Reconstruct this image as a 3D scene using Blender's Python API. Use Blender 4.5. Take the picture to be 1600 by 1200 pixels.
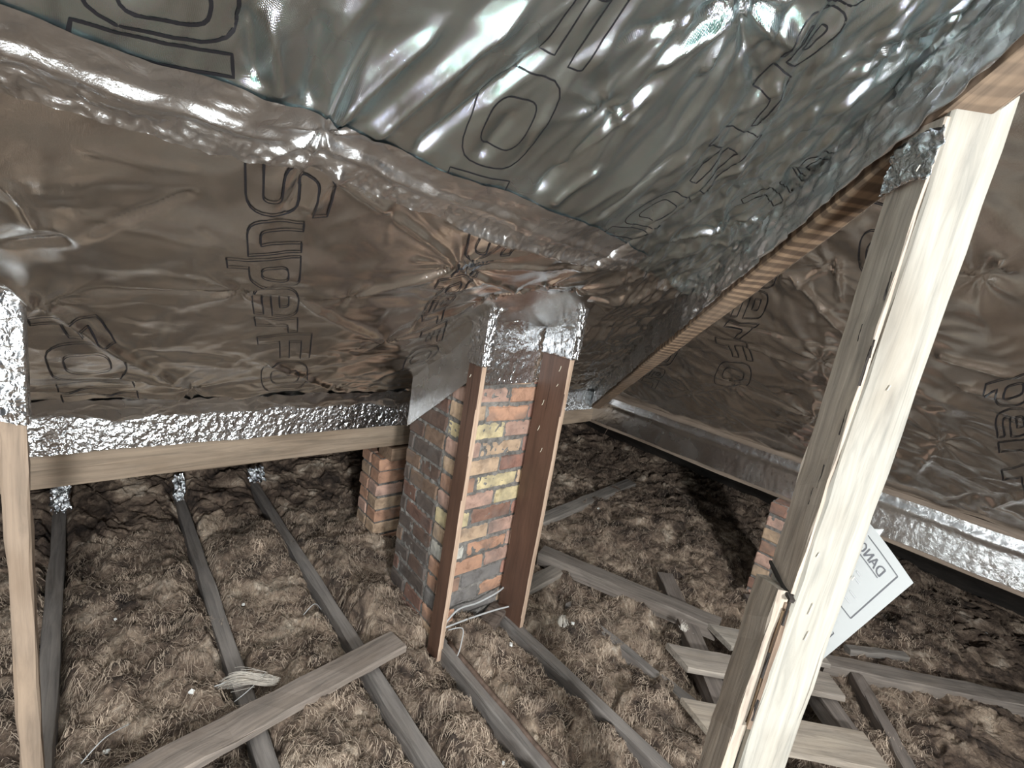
import bpy, math, random
import numpy as np
from mathutils import Matrix, Vector

# ------------------------------------------------------------------ scene, camera, light
for o in list(bpy.data.objects): bpy.data.objects.remove(o)
scene = bpy.context.scene
C = scene.collection
S = 1.45                     # camera height above the joist tops, metres; 1 unit below = S
F = 724.0                    # focal length in pixels of the 1600 x 1200 frame
R = np.array([[0.7367403, 0.01610576, -0.67598398],
              [-0.6562926, 0.25768399, -0.70913961],
              [0.16276902, 0.96609501, 0.20041627]])
def w(p): return Vector((p[0]*S, p[1]*S, (p[2]+1)*S))      # loft units (eye at 0,0,0) -> metres, joist tops at z = 0

cam = bpy.data.cameras.new('camera'); cam.sensor_width = 36; cam.lens = F/1600*36; cam.clip_start = 0.02
co = bpy.data.objects.new('camera', cam); C.objects.link(co)
M4 = Matrix([list(R[i])+[0] for i in range(3)]+[[0, 0, 0, 1]]); M4.translation = w((0, 0, 0)); co.matrix_world = M4
scene.camera = co
scene.view_settings.view_transform = 'Standard'; scene.view_settings.look = 'None'
scene.view_settings.gamma = 1; scene.view_settings.use_curve_mapping = False
scene.view_settings.exposure = 0.08

wd = bpy.data.worlds.new('loft_ambient'); scene.world = wd; wd.use_nodes = True
wd.node_tree.nodes['Background'].inputs[0].default_value = (0.92, 0.96, 1.0, 1)
wd.node_tree.nodes['Background'].inputs[1].default_value = 0.10

def area(name, loc, target, size, power, col):
    l = bpy.data.lights.new(name, 'AREA'); l.shape = 'DISK'; l.size = size; l.energy = power; l.color = col
    o = bpy.data.objects.new(name, l); C.objects.link(o)
    a, b = w(loc), w(target); o.location = a
    o.rotation_euler = (b-a).to_track_quat('-Z', 'Y').to_euler()
    return o
area('work_lamp', (-0.22, -1.45, 0.15), (0.7, 1.0, -0.5), 0.36, 132, (0.95, 0.98, 1.0))
area('foil_highlight_fill', (-0.12, -0.50, -0.80), (0.35, 0.75, 0.1), 0.2, 24, (0.88, 0.97, 1.0))  # added unseen low light, raises highlights on the foil from below

# ------------------------------------------------------------------ noise
class Noise:
    def __init__(s, seed):
        r = np.random.RandomState(seed); s.p = r.permutation(512); a = r.rand(512)*2*np.pi
        s.gx, s.gy = np.cos(a), np.sin(a)
    def h(s, i, j): return s.p[(s.p[i & 511]+j) & 511]
    def __call__(s, x, y):
        x = np.asarray(x, float); y = np.asarray(y, float)
        i = np.floor(x).astype(int); j = np.floor(y).astype(int); fx = x-i; fy = y-j
        u = fx*fx*fx*(fx*(fx*6-15)+10); v = fy*fy*fy*(fy*(fy*6-15)+10)
        def g(di, dj):
            k = s.h(i+di, j+dj); return s.gx[k]*(fx-di)+s.gy[k]*(fy-dj)
        a = g(0, 0); b = g(1, 0); c = g(0, 1); d = g(1, 1)
        return 1.5*((a+u*(b-a))*(1-v)+(c+u*(d-c))*v)
    def fbm(s, x, y, n=4, g=0.5, l=2.03):
        t = 0; a = 1
        for k in range(n): t = t+a*s(x+k*17.3, y-k*9.1); x = x*l; y = y*l; a *= g
        return t
    def ridge(s, x, y, n=3, g=0.5):
        t = 0; a = 1
        for k in range(n): t = t+a*(1-2*np.abs(s(x+k*11.7, y+k*5.3))); x = x*2.1; y = y*2.1; a *= g
        return t
N1, N2, N3, N4 = Noise(3), Noise(11), Noise(29), Noise(47)
def sstep(a, b, x):
    t = np.clip((x-a)/(b-a), 0, 1); return t*t*(3-2*t)

# ------------------------------------------------------------------ building helpers
rng = random.Random(5)
def tag(o, label=None, cat=None, group=None, kind=None):
    if label: o['label'] = label
    if cat: o['category'] = cat
    if group: o['group'] = group
    if kind: o['kind'] = kind
    return o
def link(name, me, mat=None, parent=None, color=None):
    o = bpy.data.objects.new(name, me); C.objects.link(o)
    if mat is not None:
        for m in (mat if isinstance(mat, (list, tuple)) else [mat]):
            if me.materials.find(m.name) < 0: me.materials.append(m)
    if parent: o.parent = parent
    if color: o.color = (*color, 1)
    return o
def mesh_np(name, V, Q, smooth=True):
    V = np.asarray(V, np.float32); Q = np.asarray(Q, np.int32); k = Q.shape[1]
    me = bpy.data.meshes.new(name); me.vertices.add(len(V)); me.vertices.foreach_set('co', V.ravel())
    me.loops.add(Q.size); me.loops.foreach_set('vertex_index', Q.ravel())
    me.polygons.add(len(Q)); me.polygons.foreach_set('loop_start', np.arange(0, Q.size, k, dtype=np.int32))
    me.update(calc_edges=True)
    if smooth: me.polygons.foreach_set('use_smooth', np.ones(len(Q), bool))
    me.validate(); return me
def mesh_py(name, V, Fc, smooth=False, mi=None):
    me = bpy.data.meshes.new(name); me.from_pydata([tuple(v) for v in V], [], Fc)
    if smooth:
        for p in me.polygons: p.use_smooth = True
    if mi:
        for p, m in zip(me.polygons, mi): p.material_index = m
    me.update(); return me
def empty(name, loc):
    o = bpy.data.objects.new(name, None); o.empty_display_size = 0.05; C.objects.link(o); o.location = w(loc); return o
def put(o, parent):
    """parent an object built in world space, keeping it where it is"""
    o.parent = parent; o.matrix_parent_inverse = Matrix.Translation(-parent.location); return o
def grid_mesh(name, P, mask=None, smooth=True):
    """P: (n,m,3) metres -> quad sheet; mask (n-1,m-1)"""
    n, m = P.shape[:2]; I = np.arange(n*m).reshape(n, m)
    Q = np.stack([I[:-1, :-1], I[1:, :-1], I[1:, 1:], I[:-1, 1:]], -1)
    Q = Q[mask] if mask is not None else Q.reshape(-1, 4)
    V = P.reshape(-1, 3); used = np.unique(Q); remap = np.zeros(len(V), int); remap[used] = np.arange(len(used))
    return mesh_np(name, V[used], remap[Q], smooth)
def thicken(o, t):
    m = o.modifiers.new('thickness', 'SOLIDIFY'); m.thickness = t; m.offset = 0; return o
def timber(name, p0, p1, wd_, ht, side=None, mat=None, color=(.3, .25, .2), seg=9, wob=0.0012, parent=None, edge_mat=None, ch=0.004, taper=None, cut0=0, cut1=0):
    """sawn timber from p0 to p1 (loft units), width wd_ along `side`, depth ht (metres); local X is the grain.  Worn, slightly uneven arrises."""
    a, b = w(p0), w(p1); L = (b-a).length; x = (b-a).normalized()
    s = Vector(side if side else (-x.y, x.x, 0)); s = (s-x*s.dot(x)).normalized(); z = x.cross(s)
    hw, hh = wd_/2, ht/2
    prof = [(-hw+ch, -hh), (hw-ch, -hh), (hw, -hh+ch), (hw, hh-ch), (hw-ch, hh), (-hw+ch, hh), (-hw, hh-ch), (-hw, -hh+ch)]
    V = []; rr = random.Random(name+str(p0))
    for i in range(seg+1):
        t = i/seg; k = 1 if not taper else 1+(taper-1)*t
        for (py, pz) in prof:
            xx = t*L
            if i == 0: xx += cut0*py
            if i == seg: xx += cut1*py
            V.append((xx, py*k+rr.gauss(0, wob), pz*k+rr.gauss(0, wob)))
    Fc = []; mi = []
    for i in range(seg):
        for j in range(8):
            q = (j+1) % 8; Fc.append((i*8+j, i*8+q, i*8+8+q, i*8+8+j)); mi.append(1 if edge_mat and j in (0, 1, 3, 4, 5, 7) and j in (3, 7, 2, 6) else 0)
    Fc.append(tuple(range(7, -1, -1))); mi.append(1 if edge_mat else 0)
    Fc.append(tuple(seg*8+j for j in range(8))); mi.append(1 if edge_mat else 0)
    me = mesh_py(name, V, Fc, mi=mi)
    mats = [mat]+([edge_mat] if edge_mat else [])
    o = link(name, me, mats, None, color)
    m = Matrix((x, s, z)).transposed().to_4x4(); m.translation = a
    o.matrix_world = m
    if parent: put(o, parent)
    return o
def tube(name, pts, r, mat, n=7, parent=None, color=None):
    P = [w(p) for p in pts]; V = []; Fc = []
    # catmull-rom resample
    Q = []
    for i in range(len(P)-1):
        a = P[max(i-1, 0)]; b = P[i]; c = P[i+1]; d = P[min(i+2, len(P)-1)]
        for k in range(6):
            t = k/6; Q.append(0.5*((2*b)+(c-a)*t+(2*a-5*b+4*c-d)*t*t+(3*b-a-3*c+d)*t**3))
    Q.append(P[-1])
    for i, q in enumerate(Q):
        t = (Q[min(i+1, len(Q)-1)]-Q[max(i-1, 0)]).normalized(); u = t.cross(Vector((0.13, 0.21, 1))).normalized(); v = t.cross(u)
        for j in range(n):
            a = 2*math.pi*j/n; V.append(q+u*(r*math.cos(a))+v*(r*math.sin(a)))
    for i in range(len(Q)-1):
        for j in range(n): Fc.append((i*n+j, i*n+(j+1) % n, (i+1)*n+(j+1) % n, (i+1)*n+j))
    Fc.append(tuple(range(n-1, -1, -1))); Fc.append(tuple((len(Q)-1)*n+j for j in range(n)))
    o = link(name, mesh_py(name, V, Fc, True), mat, None, color)
    if parent: put(o, parent)
    return o

# ------------------------------------------------------------------ materials
class NT:
    def __init__(s, name):
        s.m = bpy.data.materials.new(name); s.m.use_nodes = True; s.t = s.m.node_tree; s.b = s.t.nodes['Principled BSDF']
    def n(s, typ, **kw):
        x = s.t.nodes.new('ShaderNode'+typ)
        for k, v in kw.items():
            if k in x.inputs: x.inputs[k].default_value = v
            else: setattr(x, k, v)
        return x
    def l(s, a, b): s.t.links.new(a, b)
    def coords(s, scale=(1, 1, 1), src='Object'):
        t = s.n('TexCoord'); m = s.n('Mapping'); m.inputs['Scale'].default_value = scale; s.l(t.outputs[src], m.inputs[0]); return m.outputs[0]
    def noise(s, vec, scale, detail=4, rough=.55, dist=0):
        x = s.n('TexNoise'); x.inputs['Scale'].default_value = scale; x.inputs['Detail'].default_value = detail
        x.inputs['Roughness'].default_value = rough; x.inputs['Distortion'].default_value = dist; s.l(vec, x.inputs['Vector']); return x.outputs['Fac']
    def ramp(s, fac, stops):
        r = s.n('ValToRGB'); e = r.color_ramp.elements
        while len(e) < len(stops): e.new(.5)
        for k, (p, c) in zip(e, stops): k.position = p; k.color = (*c, 1) if len(c) == 3 else c
        s.l(fac, r.inputs[0]); return r.outputs[0]
    def mix(s, a, b, fac, mode='MULTIPLY'):
        x = s.n('MixRGB', blend_type=mode)
        for i, v in ((0, fac), (1, a), (2, b)):
            if isinstance(v, (int, float)): x.inputs[i].default_value = v
            elif isinstance(v, tuple): x.inputs[i].default_value = (*v, 1)
            else: s.l(v, x.inputs[i])
        return x.outputs[0]
    def bump(s, h, strength=.4, dist=.004, prev=None):
        b = s.n('Bump'); b.inputs['Strength'].default_value = strength; b.inputs['Distance'].default_value = dist
        s.l(h, b.inputs['Height'])
        if prev is not None: s.l(prev, b.inputs['Normal'])
        return b.outputs[0]
    def done(s, col=None, rough=None, nrm=None, metal=None):
        if col is not None:
            if isinstance(col, tuple): s.b.inputs['Base Color'].default_value = (*col, 1)
            else: s.l(col, s.b.inputs['Base Color'])
        if rough is not None:
            if isinstance(rough, (int, float)): s.b.inputs['Roughness'].default_value = rough
            else: s.l(rough, s.b.inputs['Roughness'])
        if nrm is not None: s.l(nrm, s.b.inputs['Normal'])
        if metal is not None: s.b.inputs['Metallic'].default_value = metal
        return s.m
def foil_mat(name, rough=.2, crinkle=.25, tint=(.75, .74, .73), emboss=.12, iri=0.0, scale=38, streaks=(), cd=.006, det=6):
    t = NT(name); v = t.coords()
    n1 = t.noise(v, scale, det, .62 if det > 4 else .45, .6); n2 = t.noise(v, scale*.22, 4, .55, 1.2)
    h = t.bump(n2, crinkle*.3, .012); h = t.bump(n1, crinkle, cd, h)
    wv = t.n('TexWave', wave_type='BANDS'); wv.inputs['Scale'].default_value = 210; wv.inputs['Distortion'].default_value = .6; t.l(v, wv.inputs[0])
    wv2 = t.n('TexWave', wave_type='BANDS', bands_direction='Y'); wv2.inputs['Scale'].default_value = 210; wv2.inputs['Distortion'].default_value = .6; t.l(v, wv2.inputs[0])
    mm = t.n('Math', operation='MULTIPLY'); t.l(wv.outputs['Fac'], mm.inputs[0]); t.l(wv2.outputs['Fac'], mm.inputs[1])
    h = t.bump(mm.outputs[0], emboss, .0006, h)
    for (sc3, rot, sca, amt, dst) in streaks:      # sharp pull lines in the film
        mp = t.n('Mapping'); mp.inputs['Rotation'].default_value = (0, 0, rot); mp.inputs['Scale'].default_value = sc3
        tc = t.n('TexCoord'); t.l(tc.outputs['Object'], mp.inputs[0])
        rn = t.n('TexNoise', noise_type='RIDGED_MULTIFRACTAL'); rn.inputs['Scale'].default_value = sca; rn.inputs['Detail'].default_value = 4; rn.inputs['Roughness'].default_value = .55
        rn.inputs['Distortion'].default_value = .35; t.l(mp.outputs[0], rn.inputs['Vector']); h = t.bump(rn.outputs['Fac'], amt, dst, h)
    col = tint
    if iri:
        # holographic micro-emboss: the film itself is tinted by thin interference colours
        lw = t.n('LayerWeight'); lw.inputs['Blend'].default_value = .5; t.l(h, lw.inputs['Normal'])
        a = t.n('Math', operation='MULTIPLY_ADD'); a.inputs[1].default_value = 6.0; t.l(lw.outputs['Facing'], a.inputs[0]); t.l(n2, a.inputs[2])
        fr = t.n('Math', operation='FRACT'); t.l(a.outputs[0], fr.inputs[0])
        c = t.ramp(fr.outputs[0], [(0, (.76, .74, .72)), (.32, (.76, .74, .72)), (.46, (.30, .84, .95)), (.60, (.5, .92, .64)), (.72, (.74, .72, .72)), (.84, (.46, .58, .98)), (.92, (.78, .68, .8)), (1, (.76, .74, .72))])
        col = t.mix(tint, c, iri, 'MIX')
    r = t.ramp(t.noise(v, 7, 3, .5), [(.3, (rough*.75,)*3), (.75, (rough*1.35,)*3)])
    return t.done(col, r, h, 1.0)
FOIL = foil_mat('reflective_foil', .10, .16, (.86, .84, .82), iri=.10, streaks=[((1, .35, .6), .5, 5, .5, .022), ((.3, 1, .6), -.5, 9, .4, .010)])
FOIL_UP = foil_mat('embossed_reflective_foil', .22, .15, emboss=.3, iri=.7, streaks=[((1, .10, .10), .1, 10, .7, .024), ((1, .13, .13), -.25, 24, .5, .011)])
TAPE = foil_mat('crinkled_foil_tape', .2, .9, (.80, .81, .82), .05, scale=62, cd=.007, det=2)
TAPE_SOFT = foil_mat('smooth_foil_tape', .25, .35, (.8, .8, .8), .05, scale=50)
def mk_wood(name, lo=.55, hi=1.25, bump=.35, rough=.8, stripes=False):
    t = NT(name); oi = t.n('ObjectInfo')
    v = t.coords((1.6, 26, 26)); g = t.noise(v, 2.2, 6, .62, .8)
    v2 = t.coords((1, 3, 3)); b = t.noise(v2, 3.3, 4, .6)
    gc = t.ramp(g, [(.25, (lo,)*3), (.5, (.92, .9, .88)), (.8, (hi, hi*.98, hi*.95))])
    c = t.mix(oi.outputs['Color'], gc, 1.0)
    c = t.mix(c, t.ramp(b, [(.3, (.72, .68, .64)), (.55, (1, 1, 1)), (.8, (1.12, 1.1, 1.06))]), .85)
    # splits and nail marks
    sp = t.noise(t.coords((.8, 60, 60)), 1.4, 2, .5); c = t.mix(c, t.ramp(sp, [(.27, (.35, .3, .27)), (.31, (1, 1, 1))]), .8)
    if stripes:
        wv = t.n('TexWave', wave_type='BANDS'); wv.inputs['Scale'].default_value = 9; wv.inputs['Distortion'].default_value = 5; wv.inputs['Detail'].default_value = 2
        t.l(t.coords((1, .5, .5)), wv.inputs[0]); c = t.mix(c, t.ramp(wv.outputs['Fac'], [(.4, (.62, .56, .52)), (.8, (1.6, 1.5, 1.35))]), t.ramp(t.noise(t.coords((1, 1, 1)), 2.2, 2, .5), [(.35, (.1, .1, .1)), (.6, (.9, .9, .9))]))
    nb = t.bump(g, bump, .003)
    return t.done(c, rough, nb)
WOOD = mk_wood('sawn_wood'); ROUGH = mk_wood('old_dusty_wood', .45, 1.35, .6, .9); STAIN = mk_wood('brown_stained_wood', .6, 1.2, .15, .55)
BANDED = mk_wood('banded_wood', stripes=True)  # paler and darker bands across the grain, in patches
def mk_brick():
    t = NT('fired_brick'); oi = t.n('ObjectInfo'); v = t.coords()
    ad = t.n('VectorMath', operation='ADD'); t.l(v, ad.inputs[0]); sc = t.n('VectorMath', operation='SCALE'); sc.inputs['Scale'].default_value = 40
    cb = t.n('CombineXYZ'); t.l(oi.outputs['Random'], cb.inputs[0]); t.l(oi.outputs['Random'], cb.inputs[1]); t.l(cb.outputs[0], sc.inputs[0]); t.l(sc.outputs[0], ad.inputs[1])
    vv = ad.outputs[0]
    a = t.noise(vv, 22, 5, .65, .5); b = t.noise(vv, 9, 3, .5)
    c = t.mix(oi.outputs['Color'], t.ramp(a, [(.25, (.5, .47, .45)), (.5, (1, 1, 1)), (.78, (1.3, 1.28, 1.22))]), 1)
    c = t.mix(c, (.13, .115, .105), t.ramp(b, [(.5, (0, 0, 0)), (.75, (.75, .75, .75))]), 'MIX')
    return t.done(c, .92, t.bump(a, .7, .006))
BRICK = mk_brick()
def mk_mortar():
    t = NT('gritty_mortar'); v = t.coords(); a = t.noise(v, 60, 6, .7); b = t.noise(v, 12, 3, .5)
    c = t.ramp(b, [(.3, (.115, .105, .095)), (.7, (.31, .285, .255))]); c = t.mix(c, t.ramp(a, [(.3, (.5, .5, .5)), (.7, (1.3, 1.3, 1.3))]), 1)
    return t.done(c, .95, t.bump(a, 1, .008))
MORTAR = mk_mortar()
def mk_wool():
    t = NT('brown_mineral_wool'); v = t.coords()
    wn = t.n('TexNoise'); wn.inputs['Scale'].default_value = 5.5; wn.inputs['Detail'].default_value = 4; t.l(v, wn.inputs['Vector'])
    ml = t.n('VectorMath', operation='MULTIPLY_ADD'); ml.inputs[1].default_value = (.28, .28, .28); t.l(wn.outputs['Color'], ml.inputs[0]); t.l(v, ml.inputs[2])
    sc = t.n('Mapping'); sc.inputs['Scale'].default_value = (1.0, .45, 1); sc.inputs['Rotation'].default_value = (0, 0, .5); t.l(ml.outputs[0], sc.inputs[0])
    fib = t.noise(sc.outputs[0], 85, 8, .72, 1.4); blot = t.noise(ml.outputs[0], 7.5, 5, .6); big = t.noise(v, 2.1, 3, .5)
    c = t.ramp(blot, [(.34, (.055, .04, .032)), (.445, (.155, .112, .085)), (.525, (.30, .225, .17)), (.60, (.50, .395, .305)), (.69, (.82, .71, .59))])
    c = t.mix(c, t.ramp(fib, [(.28, (.38, .34, .31)), (.5, (.95, .95, .95)), (.72, (1.45, 1.4, 1.33))]), 1)
    c = t.mix(c, t.ramp(big, [(.3, (.72, .68, .66)), (.65, (1.12, 1.1, 1.06))]), 1)
    return t.done(c, 1.0, t.bump(fib, 1.0, .014, t.bump(blot, .3, .01)))
WOOL = mk_wool()
def mk_plain(name, col, rough=.8, metal=0, n=0, scale=30):
    t = NT(name)
    if n:
        a = t.noise(t.coords(), scale, 4, .6); c = t.ramp(a, [(.3, tuple(x*(1-n) for x in col)), (.7, tuple(min(1, x*(1+n)) for x in col))])
        return t.done(c, rough, t.bump(a, .3, .002), metal)
    return t.done(col, rough, None, metal)
FIBRE = mk_plain('pale_wool_fibre', (.45, .355, .27), 1, 0, .6, 6)
INK = mk_plain('black_print', (.012, .011, .013), .45)
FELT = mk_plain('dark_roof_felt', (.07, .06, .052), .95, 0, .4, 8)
LATH = mk_plain('dusty_plaster_lath', (.06, .05, .042), .95, 0, .4, 8)
CABLE = mk_plain('grey_cable_sheath', (.46, .46, .45), .5)
PIPE = mk_plain('old_brown_pipe', (.16, .11, .085), .5, .3, .4, 40)
TUFT = mk_plain('white_wool', (.72, .66, .58), 1, 0, .25, 60)
CHIP = mk_plain('white_plaster', (.82, .82, .78), .9, 0, .1, 60)
NAIL = mk_plain('bare_wood_scratch', (.72, .66, .52), .8)
def mk_paper():
    t = NT('printer_paper'); tr = t.n('BsdfTranslucent'); tr.inputs[0].default_value = (.78, .78, .75, 1)
    t.done((.60, .61, .60), .85); mx = t.n('MixShader'); mx.inputs[0].default_value = .4
    out = t.t.nodes['Material Output']; t.l(t.b.outputs[0], mx.inputs[1]); t.l(tr.outputs[0], mx.inputs[2]); t.l(mx.outputs[0], out.inputs[0]); return t.m
PAPER = mk_paper(); PRINT = mk_plain('grey_print', (.10, .10, .11), .8); PRINT2 = mk_plain('faint_print', (.4, .4, .4), .8)

# ------------------------------------------------------------------ roof planes
TAN = 0.600; Z0 = -0.365; YP, XP = 1.20, 1.67; HIP = 0.47      # purlin lines, hip runs along X - Y = HIP
K = 1.17                     # the roof figures below are in roof units: K loft units each, from the eye
def kk(p): return tuple(K*c for c in p)
NL = np.array([0, -TAN, -1])/math.hypot(1, TAN); NR = np.array([-TAN, 0, -1])/math.hypot(1, TAN)
def ray(px, py): return R@np.array([px-800., 600.-py, -F])
def onL(px, py):
    r = ray(px, py); k = (Z0+YP*TAN)/(r[2]+TAN*r[1]); return (r[0]*k, r[1]*k)
def onR(px, py):
    r = ray(px, py); k = (Z0+XP*TAN)/(r[2]+TAN*r[0]); return (r[0]*k, r[1]*k)
def onFloor(px, py, z=-1.0): r = ray(px, py); return tuple(r*(z/r[2]))
def onX(px, py, X): r = ray(px, py); return tuple(r*(X/r[0]))
def onY(px, py, Y): r = ray(px, py); return tuple(r*(Y/r[1]))
def seg_d(X, Y, a, b):
    ax, ay = a; bx, by = b; dx, dy = bx-ax, by-ay; L2 = dx*dx+dy*dy
    t = ((X-ax)*dx+(Y-ay)*dy)/L2; tc = np.clip(t, 0, 1)
    return ((X-ax)*dy-(Y-ay)*dx)/math.sqrt(L2), t, np.hypot(X-ax-tc*dx, Y-ay-tc*dy), math.sqrt(L2)
def crease(X, Y, a, b, width, amp):
    s, t, d, L = seg_d(X, Y, a, b); env = sstep(-.02, .12, t)*(1-sstep(.8, 1.04, t))
    return amp*env*np.exp(-(np.abs(s)/width)**1.3)*(d < width*5)
def star(X, Y, c, rad, n, ph, amp, pull=.006):
    dx, dy = X-c[0], Y-c[1]; r = np.hypot(dx, dy); a = np.arctan2(dy, dx)
    k = a*n+ph+1.7*np.sin(2*a+ph)+N3(X*9, Y*9)*1.2
    return np.exp(-r/rad)*(amp*(1-np.abs(np.sin(k*.5))*1.6)*np.clip(r/.008, 0, 1)-pull*np.exp(-r/(rad*.35)))
L_STARS = [(onL(*p), *q) for p, q in [((375, 455), (.055, 6, .4, .006)), ((545, 462), (.035, 5, 2., .004)), ((602, 532), (.05, 7, 1.1, .006)), ((720, 412), (.06, 9, .3, .007)), ((506, 205), (.05, 7, 2.2, .0035)),
    ((1155, 14), (.05, 8, .8, .008)), ((1406, 50), (.035, 9, 1.9, .005)), ((1138, 342), (.05, 9, .5, .006)), ((300, 606), (.05, 7, 2.9, .006)), ((521, 603), (.04, 6, 1.3, .005)), ((945, 165), (.03, 6, .1, .004)), ((855, 455), (.05, 8, 1.8, .006)), ((60, 470), (.05, 7, .9, .006)), ((650, 600), (.05, 7, .2, .006)), ((770, 480), (.05, 8, 1.4, .007)), ((905, 470), (.05, 9, .7, .007))]]
L_CREASE = [(onL(*a), onL(*b), wd_*.62, am*.85) for a, b, wd_, am in [
    ((0, 432), (302, 606), .014, .017), ((465, 466), (604, 533), .010, .013), ((413, 561), (523, 604), .010, .013), ((315, 294), (122, 364), .006, -.006), ((375, 455), (130, 452), .007, -.006),
    ((545, 462), (720, 412), .006, .005), ((720, 412), (965, 420), .006, .006), ((720, 412), (640, 525), .008, -.006), ((720, 412), (835, 475), .008, .007), ((490, 250), (440, 335), .012, -.010), ((535, 250), (475, 330), .010, .008),
    ((520, 268), (612, 330), .008, .009), ((612, 330), (720, 412), .008, .009), ((690, 338), (950, 412), .010, .010), ((60, 360), (0, 270), .010, .008), ((110, 370), (0, 385), .010, -.008),
    ((506, 200), (700, 30), .010, .010), ((506, 200), (600, 20), .008, -.008), ((575, 215), (835, 0), .012, .012), ((480, 170), (505, 0), .010, -.009), ((440, 150), (420, 0), .011, .009), ((400, 130), (385, 0), .009, -.009), ((640, 240), (880, 60), .010, -.010),
    ((1155, 14), (1095, 115), .007, .010), ((1155, 14), (1010, 110), .008, .008), ((1155, 14), (1235, 60), .008, .008), ((1155, 14), (960, 60), .010, -.008), ((1522, 0), (1418, 100), .006, .010), ((1155, 14), (1180, 130), .007, -.008),
    ((830, 300), (1045, 95), .008, -.009), ((870, 260), (1010, 140), .007, .008), ((860, 310), (940, 250), .007, .008), ((930, 330), (1070, 220), .007, -.008), ((985, 370), (1190, 215), .006, .007), ((1040, 375), (1138, 342), .006, .008), ((1050, 400), (1230, 330), .006, .006), ((905, 420), (1010, 360), .007, -.008),
    ((0, 600), (300, 615), .010, .008), ((180, 580), (300, 606), .007, .008), ((200, 540), (375, 560), .012, -.006), ((640, 400), (720, 412), .006, .006), ((300, 606), (520, 580), .008, -.007)]]
def crease_set(X, Y, lst):
    """many narrow folds, each evaluated only where it lies"""
    shp = np.shape(X); x = np.ravel(X); y = np.ravel(Y); h = np.zeros(x.shape)
    for (a, b, wd_, am) in lst:
        m = wd_*4; k = np.nonzero((x > min(a[0], b[0])-m) & (x < max(a[0], b[0])+m) & (y > min(a[1], b[1])-m) & (y < max(a[1], b[1])+m))[0]
        if len(k): h[k] += crease(x[k], y[k], a, b, wd_, am)
    return h.reshape(shp)
_r = random.Random(77)
def fan(n, box, angf, l0, l1, w0, w1, amp, keep):
    out = []
    while len(out) < n:
        x = _r.uniform(box[0], box[1]); y = _r.uniform(box[2], box[3])
        if not keep(x, y): continue
        a = angf(x, y)+_r.gauss(0, .16); l = _r.uniform(l0, l1); wd_ = _r.uniform(w0, w1)
        out.append(((x, y), (x+math.cos(a)*l, y+math.sin(a)*l), wd_, _r.choice((-1, 1, 1))*.85*amp*wd_/w1*_r.uniform(.5, 1.2)))
    return out
L_FINE = (fan(170, (-.12, .62, .02, .40), lambda x, y: math.atan2(-1, .5-.9*min(1, max(0, (x-.1)/.3))), .05, .24, .0016, .006, .0046, lambda x, y: x-y < .40)
         + fan(230, (.25, 1.0, .1, .75), lambda x, y: math.pi*.25+.25*math.sin(9*x), .04, .16, .0015, .0045, .0036, lambda x, y: .17 < x-y < .45)
         + fan(70, (-.12, .9, .42, 1.1), lambda x, y: _r.choice((.55, 2.6, .1, 1.2)), .04, .16, .0015, .005, .0024, lambda x, y: x-y < .42))
R_FINE = fan(110, (.6, 1.6, -.2, .9), lambda x, y: _r.choice((-.7, .5, 1.2, -.2)), .04, .2, .0018, .006, .0032, lambda x, y: x-y > .5)
def h_left(X, Y):
    d = X-Y; near = sstep(.12, .42, d); up = 1-sstep(.38, .42, Y)
    h = .007*N1.fbm(X*3.1+4, Y*2.6, 3)
    # long folds of the upper sheet, running up the slope and leaning over to the hip
    ang = .5-.85*sstep(.12, .40, X); cx = X*np.cos(ang)+Y*np.sin(ang); cy = -X*np.sin(ang)+Y*np.cos(ang)
    wq = N2(X*7, Y*7)*.02
    rg = 1-np.abs(N2((cx+wq)*15, cy*1.6)); rg2 = 1-np.abs(N3((cx-wq)*31, cy*2.6+3)); h = h+up*(1-.4*near)*(.0060*rg**4+.0020*rg2**4)
    # broad brown swells of the lower sheet
    h = h+(1-up)*.0045*N3.fbm((X+.4*Y)*6, (Y-.3*X)*9+N1(X*5, Y*5)*.6, 3)+(1-up)*.0022*N4.ridge((X+.7*Y)*9, (Y-X)*5, 2)
    # crumples gathered into the hip
    hx = (X+Y)*.7071; hy = (X-Y)*.7071
    h = h+near*(.0058*N4.ridge(hx*5+N1(X*9, Y*9)*.5, hy*30+N2(X*12, Y*12)*.8, 3, .55)+.0022*N1.ridge(hx*9, hy*22, 2))
    for c, rad, n, ph, am in L_STARS: h = h+star(X, Y, c, rad, n, ph, am)
    h = h+crease_set(X, Y, L_CREASE)+crease_set(X, Y, L_FINE)
    # sheet is gathered where the chimney and its boards pass through
    r = np.hypot(X-.74, Y-.68); h = h+np.exp(-r/.10)*.008*np.sin(np.arctan2(Y-.72, X-.74)*11+3*N1(X*8, Y*8))
    h = h-.085*np.exp(-((X-.73)/.15)**2-((Y-.70)/.085)**2)
    # and pressed flat on the purlin
    return h*sstep(1.205, 1.12, Y)+.012*sstep(1.06, 1.17, Y)*(1+.5*N2(X*14, Y*9))
R_STARS = [(onR(*p), *q) for p, q in [((1148, 605), (.07, 9, .4, .006)), ((1275, 655), (.085, 7, 2., .009)), ((1075, 612), (.05, 8, 1.1, .005)), ((1283, 560), (.06, 7, .3, .006)), ((1395, 570), (.05, 7, .6, .005)), ((1530, 428), (.05, 6, .8, .005)), ((1295, 415), (.035, 7, 1.9, .004)), ((1470, 690), (.06, 8, .5, .006)), ((1125, 475), (.03, 7, 2.9, .004)), ((1215, 430), (.02, 7, .9, .004)), ((1000, 640), (.05, 9, .2, .006)), ((1255, 730), (.07, 8, .2, .006)), ((1530, 800), (.08, 7, 1.2, .006))]]
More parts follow.
